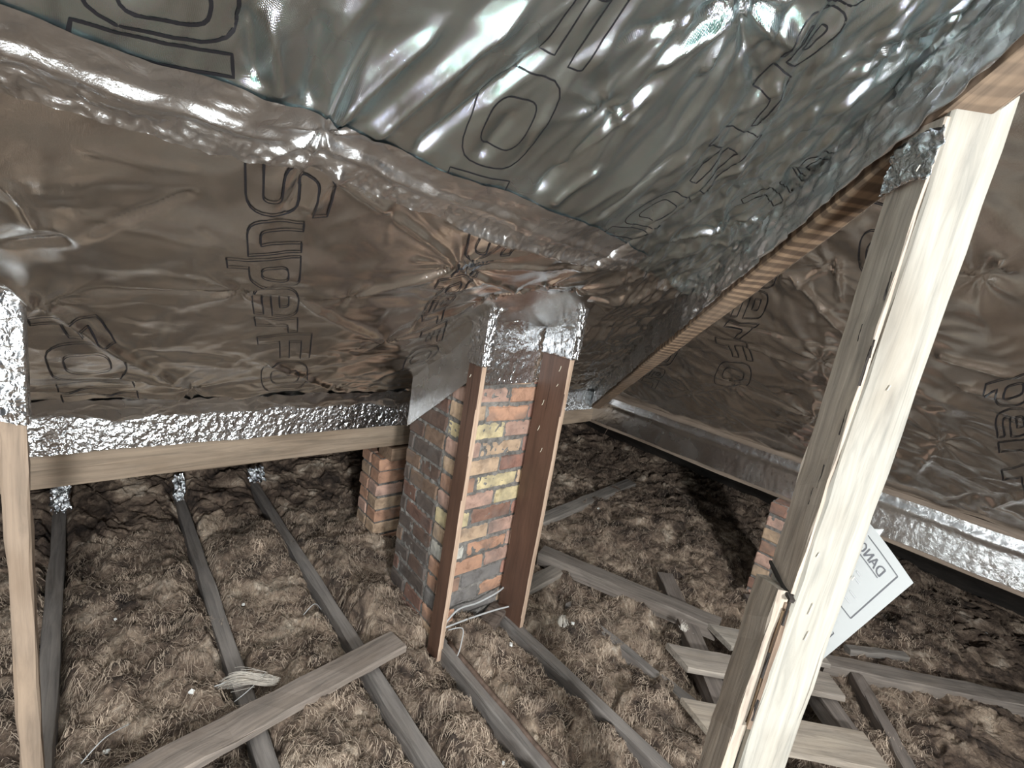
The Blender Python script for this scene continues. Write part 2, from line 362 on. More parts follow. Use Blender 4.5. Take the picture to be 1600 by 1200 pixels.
R_CREASE = [(onR(*a), onR(*b), wd_*.65, am*.9) for a, b, wd_, am in [((1235, 425), (1335, 528), .010, .011), ((1160, 540), (1275, 575), .010, .009), ((1125, 505), (1330, 545), .008, -.007), ((1460, 548), (1600, 585), .012, .012), ((1500, 595), (1575, 615), .008, .009), ((1440, 640), (1480, 632), .008, -.008), ((1180, 680), (1260, 725), .010, .011), ((1480, 680), (1430, 740), .010, .008), ((1565, 400), (1580, 425), .006, .008), ((1310, 400), (1315, 470), .006, .007), ((1040, 620), (1148, 605), .008, .006), ((1275, 655), (1148, 605), .008, -.007), ((1290, 415), (1240, 450), .006, .006), ((1600, 770), (1540, 790), .016, .014), ((1540, 790), (1555, 840), .016, .012), ((1420, 780), (1560, 775), .014, -.010)]]
def h_right(X, Y):
    h = .011*N3.fbm(X*3.3, Y*3.1+2, 3)+.005*N1.fbm((X+.3*Y)*8, (Y+.2*X)*6, 3)+.0025*N2.ridge((X-Y)*7+N4(X*6, Y*6), (X+Y)*8, 2)
    nearh = sstep(.62, .47, X-Y); h = h+nearh*.004*N4.ridge((X+Y)*5, (X-Y)*22, 2)
    for c, rad, n, ph, am in R_STARS: h = h+star(X, Y, c, rad, n, ph, am)
    h = h+crease_set(X, Y, R_CREASE)+crease_set(X, Y, R_FINE)
    return h*sstep(1.675, 1.57, X)+.010*sstep(1.5, 1.63, X)*(1+.5*N2(X*9, Y*14))
def ptL(X, Y, off=0.0, hf=h_left):
    X = np.asarray(X, float); Y = np.asarray(Y, float); h = hf(X, Y)+off
    P = np.stack([X, Y, Z0+(YP-Y)*TAN], -1)+h[..., None]*NL; P = P*K; P[..., 2] += 1; return P*S
def ptR(X, Y, off=0.0, hf=h_right):
    X = np.asarray(X, float); Y = np.asarray(Y, float); h = hf(X, Y)+off
    P = np.stack([X, Y, Z0+(XP-X)*TAN], -1)+h[..., None]*NR; P = P*K; P[..., 2] += 1; return P*S
def sheet(name, pt, x0, x1, y0, y1, step, keep, mat, off=0.0):
    xs = np.arange(x0, x1+step/2, step); ys = np.arange(y0, y1+step/2, step); X, Y = np.meshgrid(xs, ys, indexing='ij')
    P = pt(X, Y, off); cx = (X[:-1, :-1]+X[1:, 1:])/2; cy = (Y[:-1, :-1]+Y[1:, 1:])/2
    return link(name, grid_mesh(name, P, keep(cx, cy)), mat)

_ue = np.array([onL(*p) for p in [(-250, -110), (0, -8), (115, 42), (320, 110), (440, 155), (540, 195), (680, 255), (790, 290), (930, 345), (1010, 395), (1100, 440)]])
_le = np.array([onL(*p) for p in [(-250, 60), (0, 135), (120, 165), (230, 200), (350, 233), (480, 258), (545, 275), (620, 310), (720, 345), (850, 392), (1000, 428), (1080, 460)]])
def SEAM_U(X): return np.interp(X, _ue[:, 0], _ue[:, 1])
def SEAM_L(X): return np.interp(X, _le[:, 0], _le[:, 1])
def SEAM(X): return (SEAM_U(X)+SEAM_L(X))/2
st = 0.0036
low = sheet('foil_sheet', ptL, -.30, 1.70, .37, 1.2, st, lambda x, y: (x-y < HIP-.012) & (y > SEAM(x)-.012), FOIL)
tag(low, 'brownish reflective foil sheet stapled below the slanting tape seam, left of the chimney', 'foil sheet')
upp = sheet('foil_sheet', ptL, -.30, 1.06, -.05, .56, st*.8, lambda x, y: (x-y < HIP-.012) & (y < SEAM(x)+.010), FOIL_UP, .0012)
tag(upp, 'shimmering embossed foil sheet overhead, above the slanting tape seam', 'foil sheet')
rgt = sheet('foil_sheet', ptR, .44, 1.67, -.30, 1.2, st*1.05, lambda x, y: x-y > HIP+.012, FOIL)
tag(rgt, 'dark creased foil sheet on the right slope behind the tall pale post', 'foil sheet')

# the roof goes on outside the finely creased part: coarse lining, felt down to the eaves
def quad(name, pts, mat):
    o = link(name, mesh_py(name, [w(kk(p)) for p in pts], [tuple(range(len(pts)))]), mat); o['kind'] = 'structure'; return o
def zl(Y): return Z0+(YP-Y)*TAN
def zr(X): return Z0+(XP-X)*TAN
e_ = .03
quad('ceiling', [(-2.6, YP+.01, zl(YP+.01)+e_), (XP+.01, YP+.01, zl(YP+.01)+e_), (-.22, -.69, zl(-.69)+e_), (-2.6, -.69, zl(-.69)+e_)], FOIL)
quad('ceiling', [(XP+.01, YP+.01, zr(XP+.01)+e_), (XP+.01, -2.6, zr(XP+.01)+e_), (-.22, -2.6, zr(-.22)+e_), (-.22, -.69, zr(-.22)+e_)], FOIL)
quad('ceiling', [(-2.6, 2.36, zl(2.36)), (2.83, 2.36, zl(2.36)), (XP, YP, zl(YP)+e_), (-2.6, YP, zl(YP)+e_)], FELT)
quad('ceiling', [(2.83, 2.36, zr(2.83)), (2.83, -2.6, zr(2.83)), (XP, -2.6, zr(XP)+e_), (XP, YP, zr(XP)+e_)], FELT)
quad('floor', [(-2.6, -2.6, -.94), (2.9, -2.6, -.94), (2.9, 2.5, -.94), (-2.6, 2.5, -.94)], LATH)

# ------------------------------------------------------------------ purlins, hip, props
DUST = (.17, .145, .125)
lp = timber('purlin', kk((-2.6, YP+.036, -.478)), kk((XP-.004, YP+.036, -.4445)), .117, .26, (0, 1, 0), WOOD, (.29, .225, .165), 30, .0015)
tag(lp, 'long raw timber purlin with silver tape along its top, left of the chimney', 'purlin')
rp = timber('purlin', kk((XP+.036, YP+.05, -.450)), kk((XP+.036, -2.6, -.450)), .117, .26, (1, 0, 0), WOOD, (.26, .205, .16), 30, .0015)
tag(rp, 'dusty brown purlin running behind the post above the dark eaves', 'purlin')
def strip(name, fn, nu, nv, mat, label, cat='foil tape', parent=None, th=None, k=1.0):
    u = np.linspace(0, 1, nu); v = np.linspace(0, 1, nv); U, V = np.meshgrid(u, v, indexing='ij')
    P = np.stack(np.broadcast_arrays(*fn(U, V)), -1).astype(float)*k; P[..., 2] += 1
    o = link(name, grid_mesh(name, P*S), mat)
    if th: thicken(o, th)
    if parent: put(o, parent)
    if label: tag(o, label, cat)
    return o
def cr(U, V, a=.0022, k=60, sd=0.): return a*N2.ridge(U*k+sd, V*k*.6, 3, .6)
# tape on the left purlin: crinkled, pressed over the front face, the top rolled back on to the sheet
def f_lp(U, V):
    X = -.32+U*(1.675+.32); z = -.462+.004*U+V*.110+.003*N1(X*9, V*0)
    return X, YP-.003-cr(X, V*.1, .0013, 55)-.026*sstep(.72, 1, V)*(1+.5*N1(X*7, V)), z
strip('foil_tape', f_lp, 520, 30, TAPE, 'bright crinkled silver tape along the top of the left purlin', k=K)
def f_lpt(U, V):
    X = -.32+U*(.74+.32); Y = YP-.006-V*.075; ph = np.sin(V*np.pi)
    z = zl(Y)-.010-.022*ph*(1+.6*N3(X*10, V*2))-.006*N2.ridge(X*13, V*2.2, 2)
    return X, Y, z
strip('foil_tape', f_lpt, 420, 26, TAPE_SOFT, 'puckered silver tape joining the foil to the left purlin', k=K)
def f_rp(U, V):
    Y = YP+.01-U*1.7; z = -.512+V*.122+.003*N1(Y*8, V*0)
    ridge_ = np.exp(-((V-.78)/.09)**2)
    return XP-.003-.004*ridge_-cr(Y, V*.1, .0004, 24, 9)-.004*V, Y, z
strip('foil_tape', f_rp, 460, 30, TAPE_SOFT, 'long smooth silver tape along the purlin behind the post', k=K)
# hip rafter: wooden underside, sides lapped in foil
def hip_pt(X, dd=0., zz=0.): return (X+dd*.7071, X-HIP-dd*.7071, -.077+(1.019-X)*TAN+zz)
hp = timber('hip_rafter', kk(hip_pt(1.66, 0, .045)), kk(hip_pt(-.2, 0, .045)), .061, .135, (1, -1, 0), BANDED, (.27, .2, .145), 40, .001)
tag(hp, 'diagonal hip rafter with a striped bare wooden underside rising to the post', 'rafter')
def f_hl(U, V):
    X = 1.66-U*1.5; zz = .006+V*.085
    k = cr(U, V, .0028, 34, 3)+.003*N4.ridge(U*60, V*3, 2)
    x, y, z = hip_pt(X, -.0195, 0); return x-k*.7, y+k*.7, z+zz+.004*N1(X*12, V*0)
strip('foil_wrap', f_hl, 560, 26, TAPE_SOFT, 'creased foil lapped down the near side of the diagonal hip rafter', 'foil wrap', None, .0008, K)
def f_hr(U, V):
    X = 1.62-U*1.45; x, y, z = hip_pt(X, .0195, 0); k = cr(U, V, .002, 30, 7); return x+k*.7, y-k*.7, z+.006+V*.09
strip('foil_wrap', f_hr, 260, 12, TAPE_SOFT, 'foil lapped over the far side of the diagonal hip rafter', 'foil wrap', None, .0008, K)

# the tall post under the hip, turned with the hip
PX, PY = K*.5754, K*.0913
post = empty('post', (PX, PY, -1)); tag(post, 'tall pale square timber post standing at the right under the hip rafter', 'post')
timber('shaft', (PX, PY, -1.02), (PX, PY, K*.222), K*.0712, K*.0725, (1, 1, 0), WOOD, (.37, .35, .305), 26, .0011, post, ch=.0035)
# face turned from the lamp: old dark outer skin, split off below a rough dark cut
u7 = .7071
def face_left(t, z, off):   # t along the left face from the near arris 0..1, off out from it
    return (K*(.54+t*.05*u7-off*u7), K*(.0913+t*.05*u7+off*u7), K*z)
timber('weathered_face', face_left(.5, .2, .0015), face_left(.5, -.262, .0015), .077, .007, (1, 1, 0), ROUGH, (.46, .385, .32), 18, .0009, post, ch=.001)
timber('weathered_face', face_left(.60, -.268, .007), face_left(.62, -.86, .009), .075, .023, (1, 1, 0), ROUGH, (.43, .36, .295), 20, .0012, post, ch=.002, cut0=.25)
for k in range(5):
    t0 = .04+.05*k; timber('splinter', face_left(t0, -.275-.01*rng.random(), .0025), face_left(t0+.02, -.36-.10*rng.random(), .002), .0035+.002*rng.random(), .007, (1, 1, 0), ROUGH, (.5, .38, .26) if k % 2 else (.2, .14, .1), 4, .0008, post, ch=.0008)
timber('saw_cut', face_left(1.0, -.254, .003), face_left(-.04, -.268, .003), .007, .010, (0, 0, 1), ROUGH, (.04, .032, .027), 5, .001, post, ch=.001)
for (px, py, ln) in [(1262, 960, .016), (1256, 1000, .013), (1430, 268, .006), (1385, 610, .006), (1275, 870, .006), (1330, 905, .004)]:
    r = ray(px, py); q = K*(.54+.0913)/(r[0]+r[1])*r; q = q-np.array([u7, u7, 0])*.0012
    tube('scratch', [tuple(q), tuple(q+np.array([.0006, -.0006, ln*.55])), tuple(q+np.array([.0012, -.0012, ln]))], .0009, NAIL, 5, post)
for (px, py, ln) in [(1388, 447, .03), (1352, 572, .045), (1362, 545, .02), (1283, 745, .03), (1268, 775, .022), (1318, 660, .03), (1228, 960, .03), (1196, 1040, .035), (1345, 520, .02), (1180, 1110, .03)]:
    r = ray(px, py); n_ = np.array([-u7, u7, 0]); off = .0035 if py < 890 else .0165
    q = r*((n_@np.array([K*.54, K*.0913, 0])+off)/(n_@r))
    cd = np.array([.0004, .0004, ln]); timber('crack', tuple(q-cd/2), tuple(q+cd/2), .0035, .0035, (1, 1, 0), ROUGH, (.035, .028, .024), 3, .0006, post, ch=.0012)
# foil tape over the head of the post
def f_ph(U, V):
    t = U*1.25-.12; q = face_left(np.minimum(t, 1.0), 0, .004+.003*cr(U, V, 1, 6)); z = .176+.05*V-.012*np.abs(U-.3)
    return q[0]-.01*np.clip(-t, 0, 1), q[1]-.0*t, z+0*U
strip('foil_tape', f_ph, 24, 14, TAPE, 'torn scrap of silver tape over the head of the tall pale post', 'foil tape', None, .0006)

# thin prop at the left edge of the picture
QX, QY = -.0755, .885
pr = empty('prop', (QX, QY, -1)); tag(pr, 'thin square timber prop at the left edge with a silver taped top', 'prop')
timber('shaft', (QX, QY, -1.02), (QX, QY, -.10), .040, .038, (0, 1, 0), WOOD, (.30, .225, .165), 18, .0012, pr)
def f_pw(U, V):
    a = U*2*np.pi; k = .0198*(1+.05*N2.ridge(U*14, V*14, 2))*(1+1.3*sstep(.7, 1, V)**2)
    sq = 1/np.maximum(np.abs(np.cos(a)), np.abs(np.sin(a)))**.75
    return QX+k*.86*sq*np.cos(a), QY+k*.86*sq*np.sin(a), -.285+V*.225+.004*np.sin(a*2)
strip('foil_wrap', f_pw, 65, 46, TAPE, None, None, pr)

# ------------------------------------------------------------------ bricks
BM = {}
def brick_mesh(dx, dy, dz, var):
    key = (round(dx, 3), round(dy, 3), round(dz, 3), var)
    if key in BM: return BM[key]
    rr = random.Random(hash(key) & 0xffff); c = .006; V = []; Fc = []
    # chamfered box: three inset faces per axis, corners cut, arrises chipped
    def j(): return rr.uniform(-.0025, .0025)
    idx = {}
    for ax in range(3):
        for sg in (-1, 1):
            for a in (-1, 1):
                for b in (-1, 1):
                    p = [0, 0, 0]; o = [i for i in range(3) if i != ax]; d = (dx/2, dy/2, dz/2)
                    p[ax] = sg*d[ax]; p[o[0]] = a*(d[o[0]]-c); p[o[1]] = b*(d[o[1]]-c)
                    s3 = [0, 0, 0]; s3[ax] = sg; s3[o[0]] = a; s3[o[1]] = b
                    idx[(ax, tuple(s3))] = len(V); V.append([q+j() for q in p])
    sgn = (-1, 1)
    for ax in range(3):
        o = [i for i in range(3) if i != ax]
        for sg in sgn:
            f = []
            for a, b in ((-1, -1), (1, -1), (1, 1), (-1, 1)):
                s3 = [0, 0, 0]; s3[ax] = sg; s3[o[0]] = a; s3[o[1]] = b; f.append(idx[(ax, tuple(s3))])
            Fc.append(f)
        # edges parallel to ax
        for a in sgn:
            for b in sgn:
                q = []
                for e in sgn:
                    s3 = [0, 0, 0]; s3[ax] = e; s3[o[0]] = a; s3[o[1]] = b; q.append((idx[(o[0], tuple(s3))], idx[(o[1], tuple(s3))]))
                Fc.append([q[0][0], q[0][1], q[1][1], q[1][0]])
    for a in sgn:
        for b in sgn:
            for e in sgn: Fc.append([idx[(k, (a, b, e))] for k in range(3)])
    me = bpy.data.meshes.new('brick'); me.from_pydata(V, [], Fc)
    import bmesh
    bm = bmesh.new(); bm.from_mesh(me); bmesh.ops.recalc_face_normals(bm, faces=bm.faces); bm.to_mesh(me); bm.free()
    me.materials.append(BRICK); BM[key] = me; return me
def brick(parent, x0, x1, y0, y1, z0, col, tilt=.006):
    """corners in metres relative to the parent"""
    me = brick_mesh(x1-x0, y1-y0, .065, rng.randrange(3)); o = bpy.data.objects.new('brick', me); C.objects.link(o); o.parent = parent
    o.location = ((x0+x1)/2+rng.gauss(0, .0015), (y0+y1)/2+rng.gauss(0, .0015), z0+.0325+rng.gauss(0, .001))
    o.rotation_euler = (rng.gauss(0, tilt), rng.gauss(0, tilt), rng.gauss(0, tilt)); v = rng.uniform(.85, 1.12)
    o.color = (*[min(1, c*v) for c in col], 1); return o
def rough_core(name, parent, x0, x1, y0, y1, z0, z1, amp=.005):
    """mortar body: box skin with a lumpy surface, metres relative to the parent"""
    V = []; Q = []; n0 = 0
    for (ax, sg) in ((0, -1), (0, 1), (1, -1), (1, 1)):
        nu = int(((y1-y0) if ax == 0 else (x1-x0))/.008)+2; nv = int((z1-z0)/.008)+2
        U, Wv = np.meshgrid(np.linspace(0, 1, nu), np.linspace(0, 1, nv), indexing='ij')
        k = amp*N3.fbm(U*nu*.33+ax*31+sg*7, Wv*nv*.33, 3)*np.sin(np.pi*U)**.3
        if ax == 0: P = np.stack([(x0 if sg < 0 else x1)+sg*k, y0+(y1-y0)*U, z0+(z1-z0)*Wv], -1)
        else: P = np.stack([x0+(x1-x0)*U, (y0 if sg < 0 else y1)+sg*k, z0+(z1-z0)*Wv], -1)
        I = np.arange(nu*nv).reshape(nu, nv)+n0; n0 += nu*nv; V.append(P.reshape(-1, 3)); q = np.stack([I[:-1, :-1], I[1:, :-1], I[1:, 1:], I[:-1, 1:]], -1).reshape(-1, 4); Q.append(q)
    o = link(name, mesh_np(name, np.concatenate(V), np.concatenate(Q)), MORTAR, parent); return o
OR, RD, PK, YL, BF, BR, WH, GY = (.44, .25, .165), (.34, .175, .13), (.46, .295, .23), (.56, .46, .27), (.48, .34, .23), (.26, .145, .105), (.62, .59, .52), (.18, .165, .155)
CX0, CX1, CY0, CY1 = .725, 1.03, .915, 1.178
ch = empty('chimney', (CX0, CY0, -1.05)); tag(ch, 'square brick chimney breast rising through the foil roof, mixed red and yellow bricks', 'chimney')
W_, D_ = (CX1-CX0)*S, (CY1-CY0)*S; PIT = .0755
# bottom to top: colours of the two or three bricks in the face to the light
front = [(BF, GY), (OR, GY, BF), (GY, OR), (OR, GY, RD), (OR, PK), (WH, OR, PK), (BF, PK), (YL, BR, RD), (PK, YL), (OR, YL, BF), (BF, RD), (PK, BF, RD), (YL, PK), (BF, OR, RD), (PK, OR), (OR, BF, RD), (RD, BF)]
for i in range(17):
    z = .012+i*PIT; cs = front[i]; dk = (.19, .115, .08)
    if i % 2:   # header at the corner
        a = .1025; b = a+.01+.218
        brick(ch, 0, a, 0, .1025, z, cs[0]); brick(ch, a+.01, b, 0, .1025, z, cs[1]); brick(ch, b+.01, W_, 0, .215, z, cs[2])
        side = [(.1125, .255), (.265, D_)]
    else:
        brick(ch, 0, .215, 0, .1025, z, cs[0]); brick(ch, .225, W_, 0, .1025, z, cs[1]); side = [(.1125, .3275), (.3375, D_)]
    for (y0, y1) in side: brick(ch, 0, .1025, y0, y1, z, rng.choice([(.12, .075, .056), (.15, .082, .06), (.095, .072, .06), (.17, .11, .075)]), .012)  # left-face bricks darker: soot plus that side's shade put into the colour
rough_core('mortar', ch, .005, W_-.005, .005, D_-.004, 0, 17*PIT+.1, .006)
# brick piers carrying the purlins
def pier(loc, wx, wy, n, label, cols, wide):
    p = empty('brick_pier', loc); tag(p, label, 'pier')
    for i in range(n):
        z = .01+i*PIT; j = rng.uniform(-.006, .006)
        brick(p, j, wx+j, 0, wy*.5-.005, z, cols[i % len(cols)], .012); brick(p, j, wx+j, wy*.5+.005, wy, z, cols[(i+2) % len(cols)], .012)
    rough_core('mortar', p, .006, wx-.006, .006, wy-.006, 0, n*PIT+.004, .004); return p
pier((.782, 1.433, -1.045), .158, .215, 7, 'small brick pier under the left purlin beside the chimney', [OR, BF, OR, BF, PK, OR], 1)
pk = timber('packing_block', kk((.685, 1.235, -.558)), kk((.765, 1.235, -.558)), .14, .07, (0, 1, 0), WOOD, (.28, .19, .13), 3, .001)
tag(pk, 'short brown packing block between brick pier and left purlin', 'block')
pier((1.88, .352, -1.03), .2, .185, 8, 'broken-edged brick pier under the right purlin, half hidden by the post', [OR, BF, PK, BR, BF, PK], 1)

# boards standing on each side of the chimney, nailed to the joists
RAW = mk_wood('raw_pink_edge', .7, 1.15, .2, .75)
def board(x, y0, y1, z0, z1, label, th=.022):
    o = timber('board', (x+th/2/S, (y0+y1)/2, z0), (x+th/2/S, (y0+y1)/2, z1), (y1-y0)*S, th, (0, 1, 0), STAIN, (.115, .062, .042), 16, .0006, None, None, .002)
    me = o.data; me.materials.append(RAWC); n = Matrix(o.matrix_world)
    for p in me.polygons:
        d = (n.to_3x3()@p.normal)
        if abs(d.y) > .6: p.material_index = 1
    return tag(o, label, 'board')
def mk_rawc():
    t = NT('raw_pale_pine_edge'); v = t.coords((2, 40, 40)); g = t.noise(v, 2, 5, .6)
    return t.done(t.ramp(g, [(.3, (.36, .24, .165)), (.6, (.56, .40, .29)), (.8, (.64, .50, .38))]), .8)
RAWC = mk_rawc()
board_l = board(.704, .851, .904, -1.04, -.06, 'narrow dark stained upright board at the left corner of the chimney')
board_r = board(.960, .796, .902, -1.03, .0, 'wide dark stained upright board in front of the chimney, right side', .024)
for (px, py, X, ln) in [(877, 572, .96, .016), (872, 600, .96, .008), (850, 625, .96, .016), (843, 665, .96, .016), (847, 700, .96, .014), (736, 585, .704, .008)]:
    q = np.array(onX(px, py, X-.0012)); sc_ = tube('scratch', [tuple(q), tuple(q+np.array([0, .0012, -ln*.5])), tuple(q+np.array([0, .0045, -ln]))], .0012, NAIL, 5)
    b_ = board_r if X > .9 else board_l; sc_.parent = b_; sc_.matrix_parent_inverse = b_.matrix_world.inverted()
# foil lapped round the board heads and down the chimney
def wrap_board(x, y0, y1, z0, z1, th, label, sd):
    def f(U, V):
        e = .004; per = [(x-e, y1), (x-e, y0-e), (x+th+e, y0-e), (x+th+e, y1)]
        u = np.asarray(U); t = u*3; i = np.clip(t.astype(int), 0, 2); fr = t-i; A = np.array(per)
        px_ = A[i, 0]*(1-fr)+A[i+1, 0]*fr; py_ = A[i, 1]*(1-fr)+A[i+1, 1]*fr
        k = .003*N2.ridge(u*9+sd, V*8, 3, .6)+.012*sstep(.7, 1, V)*(1+N1(u*9, V*3))
        nx = np.where(u < .36, -1, np.where(u > .64, 1, 0)); ny = np.where((u > .3) & (u < .7), -1, 0)
        return px_+nx*k, py_+ny*k, z0+(z1-z0)*V+.004*N3(u*6+sd, V*0)
    return strip('foil_wrap', f, 70, 40, TAPE, label, 'foil wrap', None, .0006)
wrap_board(.704, .851, .904, -.195, -.03, .0152, 'silver tape round the head of the narrow left chimney board', 2.)
wrap_board(.960, .796, .902, -.160, .035, .0166, 'silver tape round the head of the wide right chimney board', 8.)
def f_cf(U, V):
    X = .722+U*.31; z = -.262+.012*U+V*.20+.003*N1(X*20, V*0)
    jn = .0022*np.abs(((z+1.05)*S/PIT*1.0) % 1-.5)   # courses telegraph through
    return X, CY0-.003-jn-cr(X*.2, V*.1, .0028, 60, 4)-.02*sstep(.6, 1, V)**2, z
strip('foil_collar', f_cf, 90, 60, TAPE, 'crinkled foil collar round the chimney, between the two boards', 'foil collar')
def f_cl(U, V):
    Y = 1.186-U*.285; zb = -.462+(1.186-Y)*.79; z = zb+(K*zl(Y/K)+.07-zb)*V
    return CX0-.003-cr(Y*.3, V*.1, .0013, 24, 2)-.010*sstep(.6, 1, V)**2, Y, z
strip('foil_collar', f_cl, 70, 30, TAPE_SOFT, 'slanting foil strip on the dark left face of the chimney', 'foil collar')
def f_cg(U, V):   # gathered sheet between board heads and roof
    X = .70+U*.29; Y = .775+.135*V+.012*np.sin(U*9); z = .035-.115*V**1.5-.02*np.sin(np.pi*U)*V+.012*N1(U*7, V*3)-.006*N2.ridge(U*6, V*4, 2)
    return X, Y, z
strip('foil_collar', f_cg, 80, 40, TAPE, 'crumpled foil gathered where boards and chimney pass through the roof', 'foil collar')

# ------------------------------------------------------------------ seam tape across the left slope
def f_sm(U, V):
    X = -.16+U*.84; Y = SEAM_U(X)*(1-V)+SEAM_L(X)*V+.0015*N1(X*14, V*0)
    up = np.clip(1-np.abs(V-.5)/.13, 0, 1)**.8; crk = .0018*N2.ridge(X*40, V*3, 3, .6)*sstep(.45, .75, V)+.0009*N3.ridge(X*26, V*2.5, 2)
    P = 1/K*ptL(X, Y, .0022+.0042*up*(1+.3*N3(X*8, V))+np.clip(crk, -.0012, .004))/S; return P[..., 0], P[..., 1], P[..., 2]-1/K
strip('foil_tape', f_sm, 620, 34, TAPE_SOFT, 'long silver tape covering the slanting seam between the two foil sheets', k=K)

# ------------------------------------------------------------------ printed lettering
def rpoly(pts, n=5):
    out = []; m = len(pts)
    for i in range(m):
        p = pts[i]; r = p[2] if len(p) > 2 else 0
        if not r: out.append((p[0], p[1])); continue
        a = Vector(pts[i-1][:2]); b = Vector(p[:2]); c = Vector(pts[(i+1) % m][:2])
        d1 = (a-b); d2 = (c-b); rr = min(r, d1.length*.5, d2.length*.5); d1.normalize(); d2.normalize()
        s_ = b+d1*rr; e = b+d2*rr
        for k in range(n+1):
            t = k/n; q = s_*(1-t)**2+b*2*t*(1-t)+e*t*t; out.append((q.x, q.y))
    return out
def rr_(x0, y0, x1, y1, r): return rpoly([(x0, y0, r), (x1, y0, r), (x1, y1, r), (x0, y1, r)])
GL = {
 'S': [rpoly([(0, 0), (.8, 0, .3), (.8, .6, .27), (.2, .6, .08), (.2, .81, .1), (.78, .81), (.78, 1), (0, 1, .3), (0, .41, .27), (.6, .41, .08), (.6, .19, .1), (0, .19)])],
 'u': [rpoly([(0, .72), (0, 0, .27), (.7, 0), (.7, .72), (.5, .72), (.5, .17, .03), (.2, .17, .12), (.2, .72)])],
 'p': [rpoly([(0, -.28), (0, .72), (.7, .72, .27), (.7, 0, .27), (.2, 0), (.2, -.28)]), rr_(.2, .17, .5, .55, .12)],
 'e': [rpoly([(.66, 0), (.66, .15), (.2, .15, .1), (.2, .29), (.7, .29), (.7, .72, .27), (0, .72, .27), (0, 0, .27)]), rpoly([(.2, .42), (.5, .42), (.5, .57, .08), (.2, .57, .08)])],
 'r': [rpoly([(0, 0), (0, .72), (.48, .72), (.48, .55), (.2, .55, .1), (.2, 0)])],
 'F': [rpoly([(0, 0), (0, 1), (.72, 1), (.72, .81), (.21, .81), (.21, .58), (.66, .58), (.66, .4), (.21, .4), (.21, 0)])],
 'O': [rr_(0, 0, .95, 1, .36), rr_(.22, .2, .73, .8, .2)],
 'I': [rpoly([(0, 0), (0, 1), (.21, 1), (.21, 0)])],
 'L': [rpoly([(0, 0), (0, 1), (.21, 1), (.21, .19), (.68, .19), (.68, 0)])]}
ADV = {'S': .9, 'u': .82, 'p': .82, 'e': .8, 'r': .56, 'F': .84, 'O': 1.06, 'I': .34, 'L': .78}
def print_line(parent, pt, text, base, cap, lw=.0011, keep=None):
    """letters laid along a baseline; base/cap: matching points on the roof plane, the text is spread along them"""
    tot = sum(ADV[c] for c in text); base = np.array(base, float); cap = np.array(cap, float)
    tb = np.concatenate([[0], np.cumsum(np.hypot(*np.diff(base, axis=0).T))]); tb /= tb[-1]
    if len(base) == len(text)+1: tb = np.concatenate([[0], np.cumsum([ADV[c] for c in text])])/tot   # one point at each letter boundary
    def at(t, h):
        b = np.stack([np.interp(t, tb, base[:, k]) for k in (0, 1)], -1); c = np.stack([np.interp(t, tb, cap[:, k]) for k in (0, 1)], -1)
        return b+(c-b)*h[:, None]
    pen = 0
    for chh in text:
        V = []; Fc = []
        for ring in GL[chh]:
            pts = []
            for k in range(len(ring)):
                a = np.array(ring[k]); b = np.array(ring[(k+1) % len(ring)]); n = max(1, int(np.hypot(*(b-a))/.05))
                for q in range(n): pts.append(a+(b-a)*q/n)
            pts = np.array(pts); uv = at((pen+pts[:, 0])/tot, pts[:, 1])
            d = np.roll(uv, -1, 0)-np.roll(uv, 1, 0); d /= np.maximum(np.hypot(d[:, 0], d[:, 1]), 1e-9)[:, None]; nrm = np.stack([-d[:, 1], d[:, 0]], -1)
            A = pt((uv+nrm*lw)[:, 0], (uv+nrm*lw)[:, 1], .0015); B = pt((uv-nrm*lw)[:, 0], (uv-nrm*lw)[:, 1], .0015)
            m = len(uv); o0 = len(V); V += list(A)+list(B)
            for k in range(m):
                k2 = (k+1) % m
                if keep is None or (keep(*uv[k]) and keep(*uv[k2])): Fc.append((o0+k, o0+k2, o0+m+k2, o0+m+k))
        if Fc:
            o = link('printed_letter', mesh_py('printed_letter', V, Fc), INK); o.parent = parent
        pen += ADV[chh]
kl = lambda x, y: x-y < HIP-.02 and y > SEAM_L(x)-.004
ku = lambda x, y: x-y < HIP-.015 and y < SEAM_U(x)+.004
kr = lambda x, y: x-y > HIP+.02 and x < 1.6
def pl(pts): return [onL(*p) for p in pts]
def prr(pts): return [onR(*p) for p in pts]
print_line(low, ptL, 'SuperFO', pl([(382, 238), (385, 342), (387, 398), (391, 448), (398, 498), (402, 527), (406, 566), (410, 612)]), pl([(530, 262), (508, 345), (500, 398), (494, 448), (490, 498), (488, 525), (482, 562), (478, 606)]), .0009, kl)
print_line(low, ptL, 'FOIL', pl([(42, 500), (62, 534), (88, 596), (95, 612), (110, 640)]), pl([(150, 490), (185, 530), (205, 590), (213, 606), (230, 634)]), .0009, kl)
print_line(low, ptL, 'SuperFO', pl([(735, 350), (722, 412), (700, 432), (672, 470), (660, 497), (660, 520), (645, 545), (622, 582)]), pl([(830, 352), (790, 400), (752, 425), (735, 452), (712, 480), (700, 505), (690, 540), (672, 565)]), .0009, kl)
print_line(upp, ptL, 'OI', pl([(150, -110), (110, 22), (100, 75)]), pl([(380, -45), (362, 80), (366, 140)]), .0011, ku)
print_line(upp, ptL, 'FOI', pl([(880, -60), (775, 106), (702, 254), (688, 285)]), pl([(1015, -45), (895, 130), (795, 278), (782, 305)]), .0006, ku)
print_line(upp, ptL, 'perFOI', pl([(1330, -70), (1270, 0), (1205, 90), (1130, 190), (1040, 290), (955, 345), (925, 368)]), pl([(1420, -60), (1350, 10), (1240, 110), (1185, 195), (1085, 300), (1010, 352), (975, 378)]), .0006, ku)
kh = lambda x, y: x-y < HIP-.001 and y < SEAM(x)
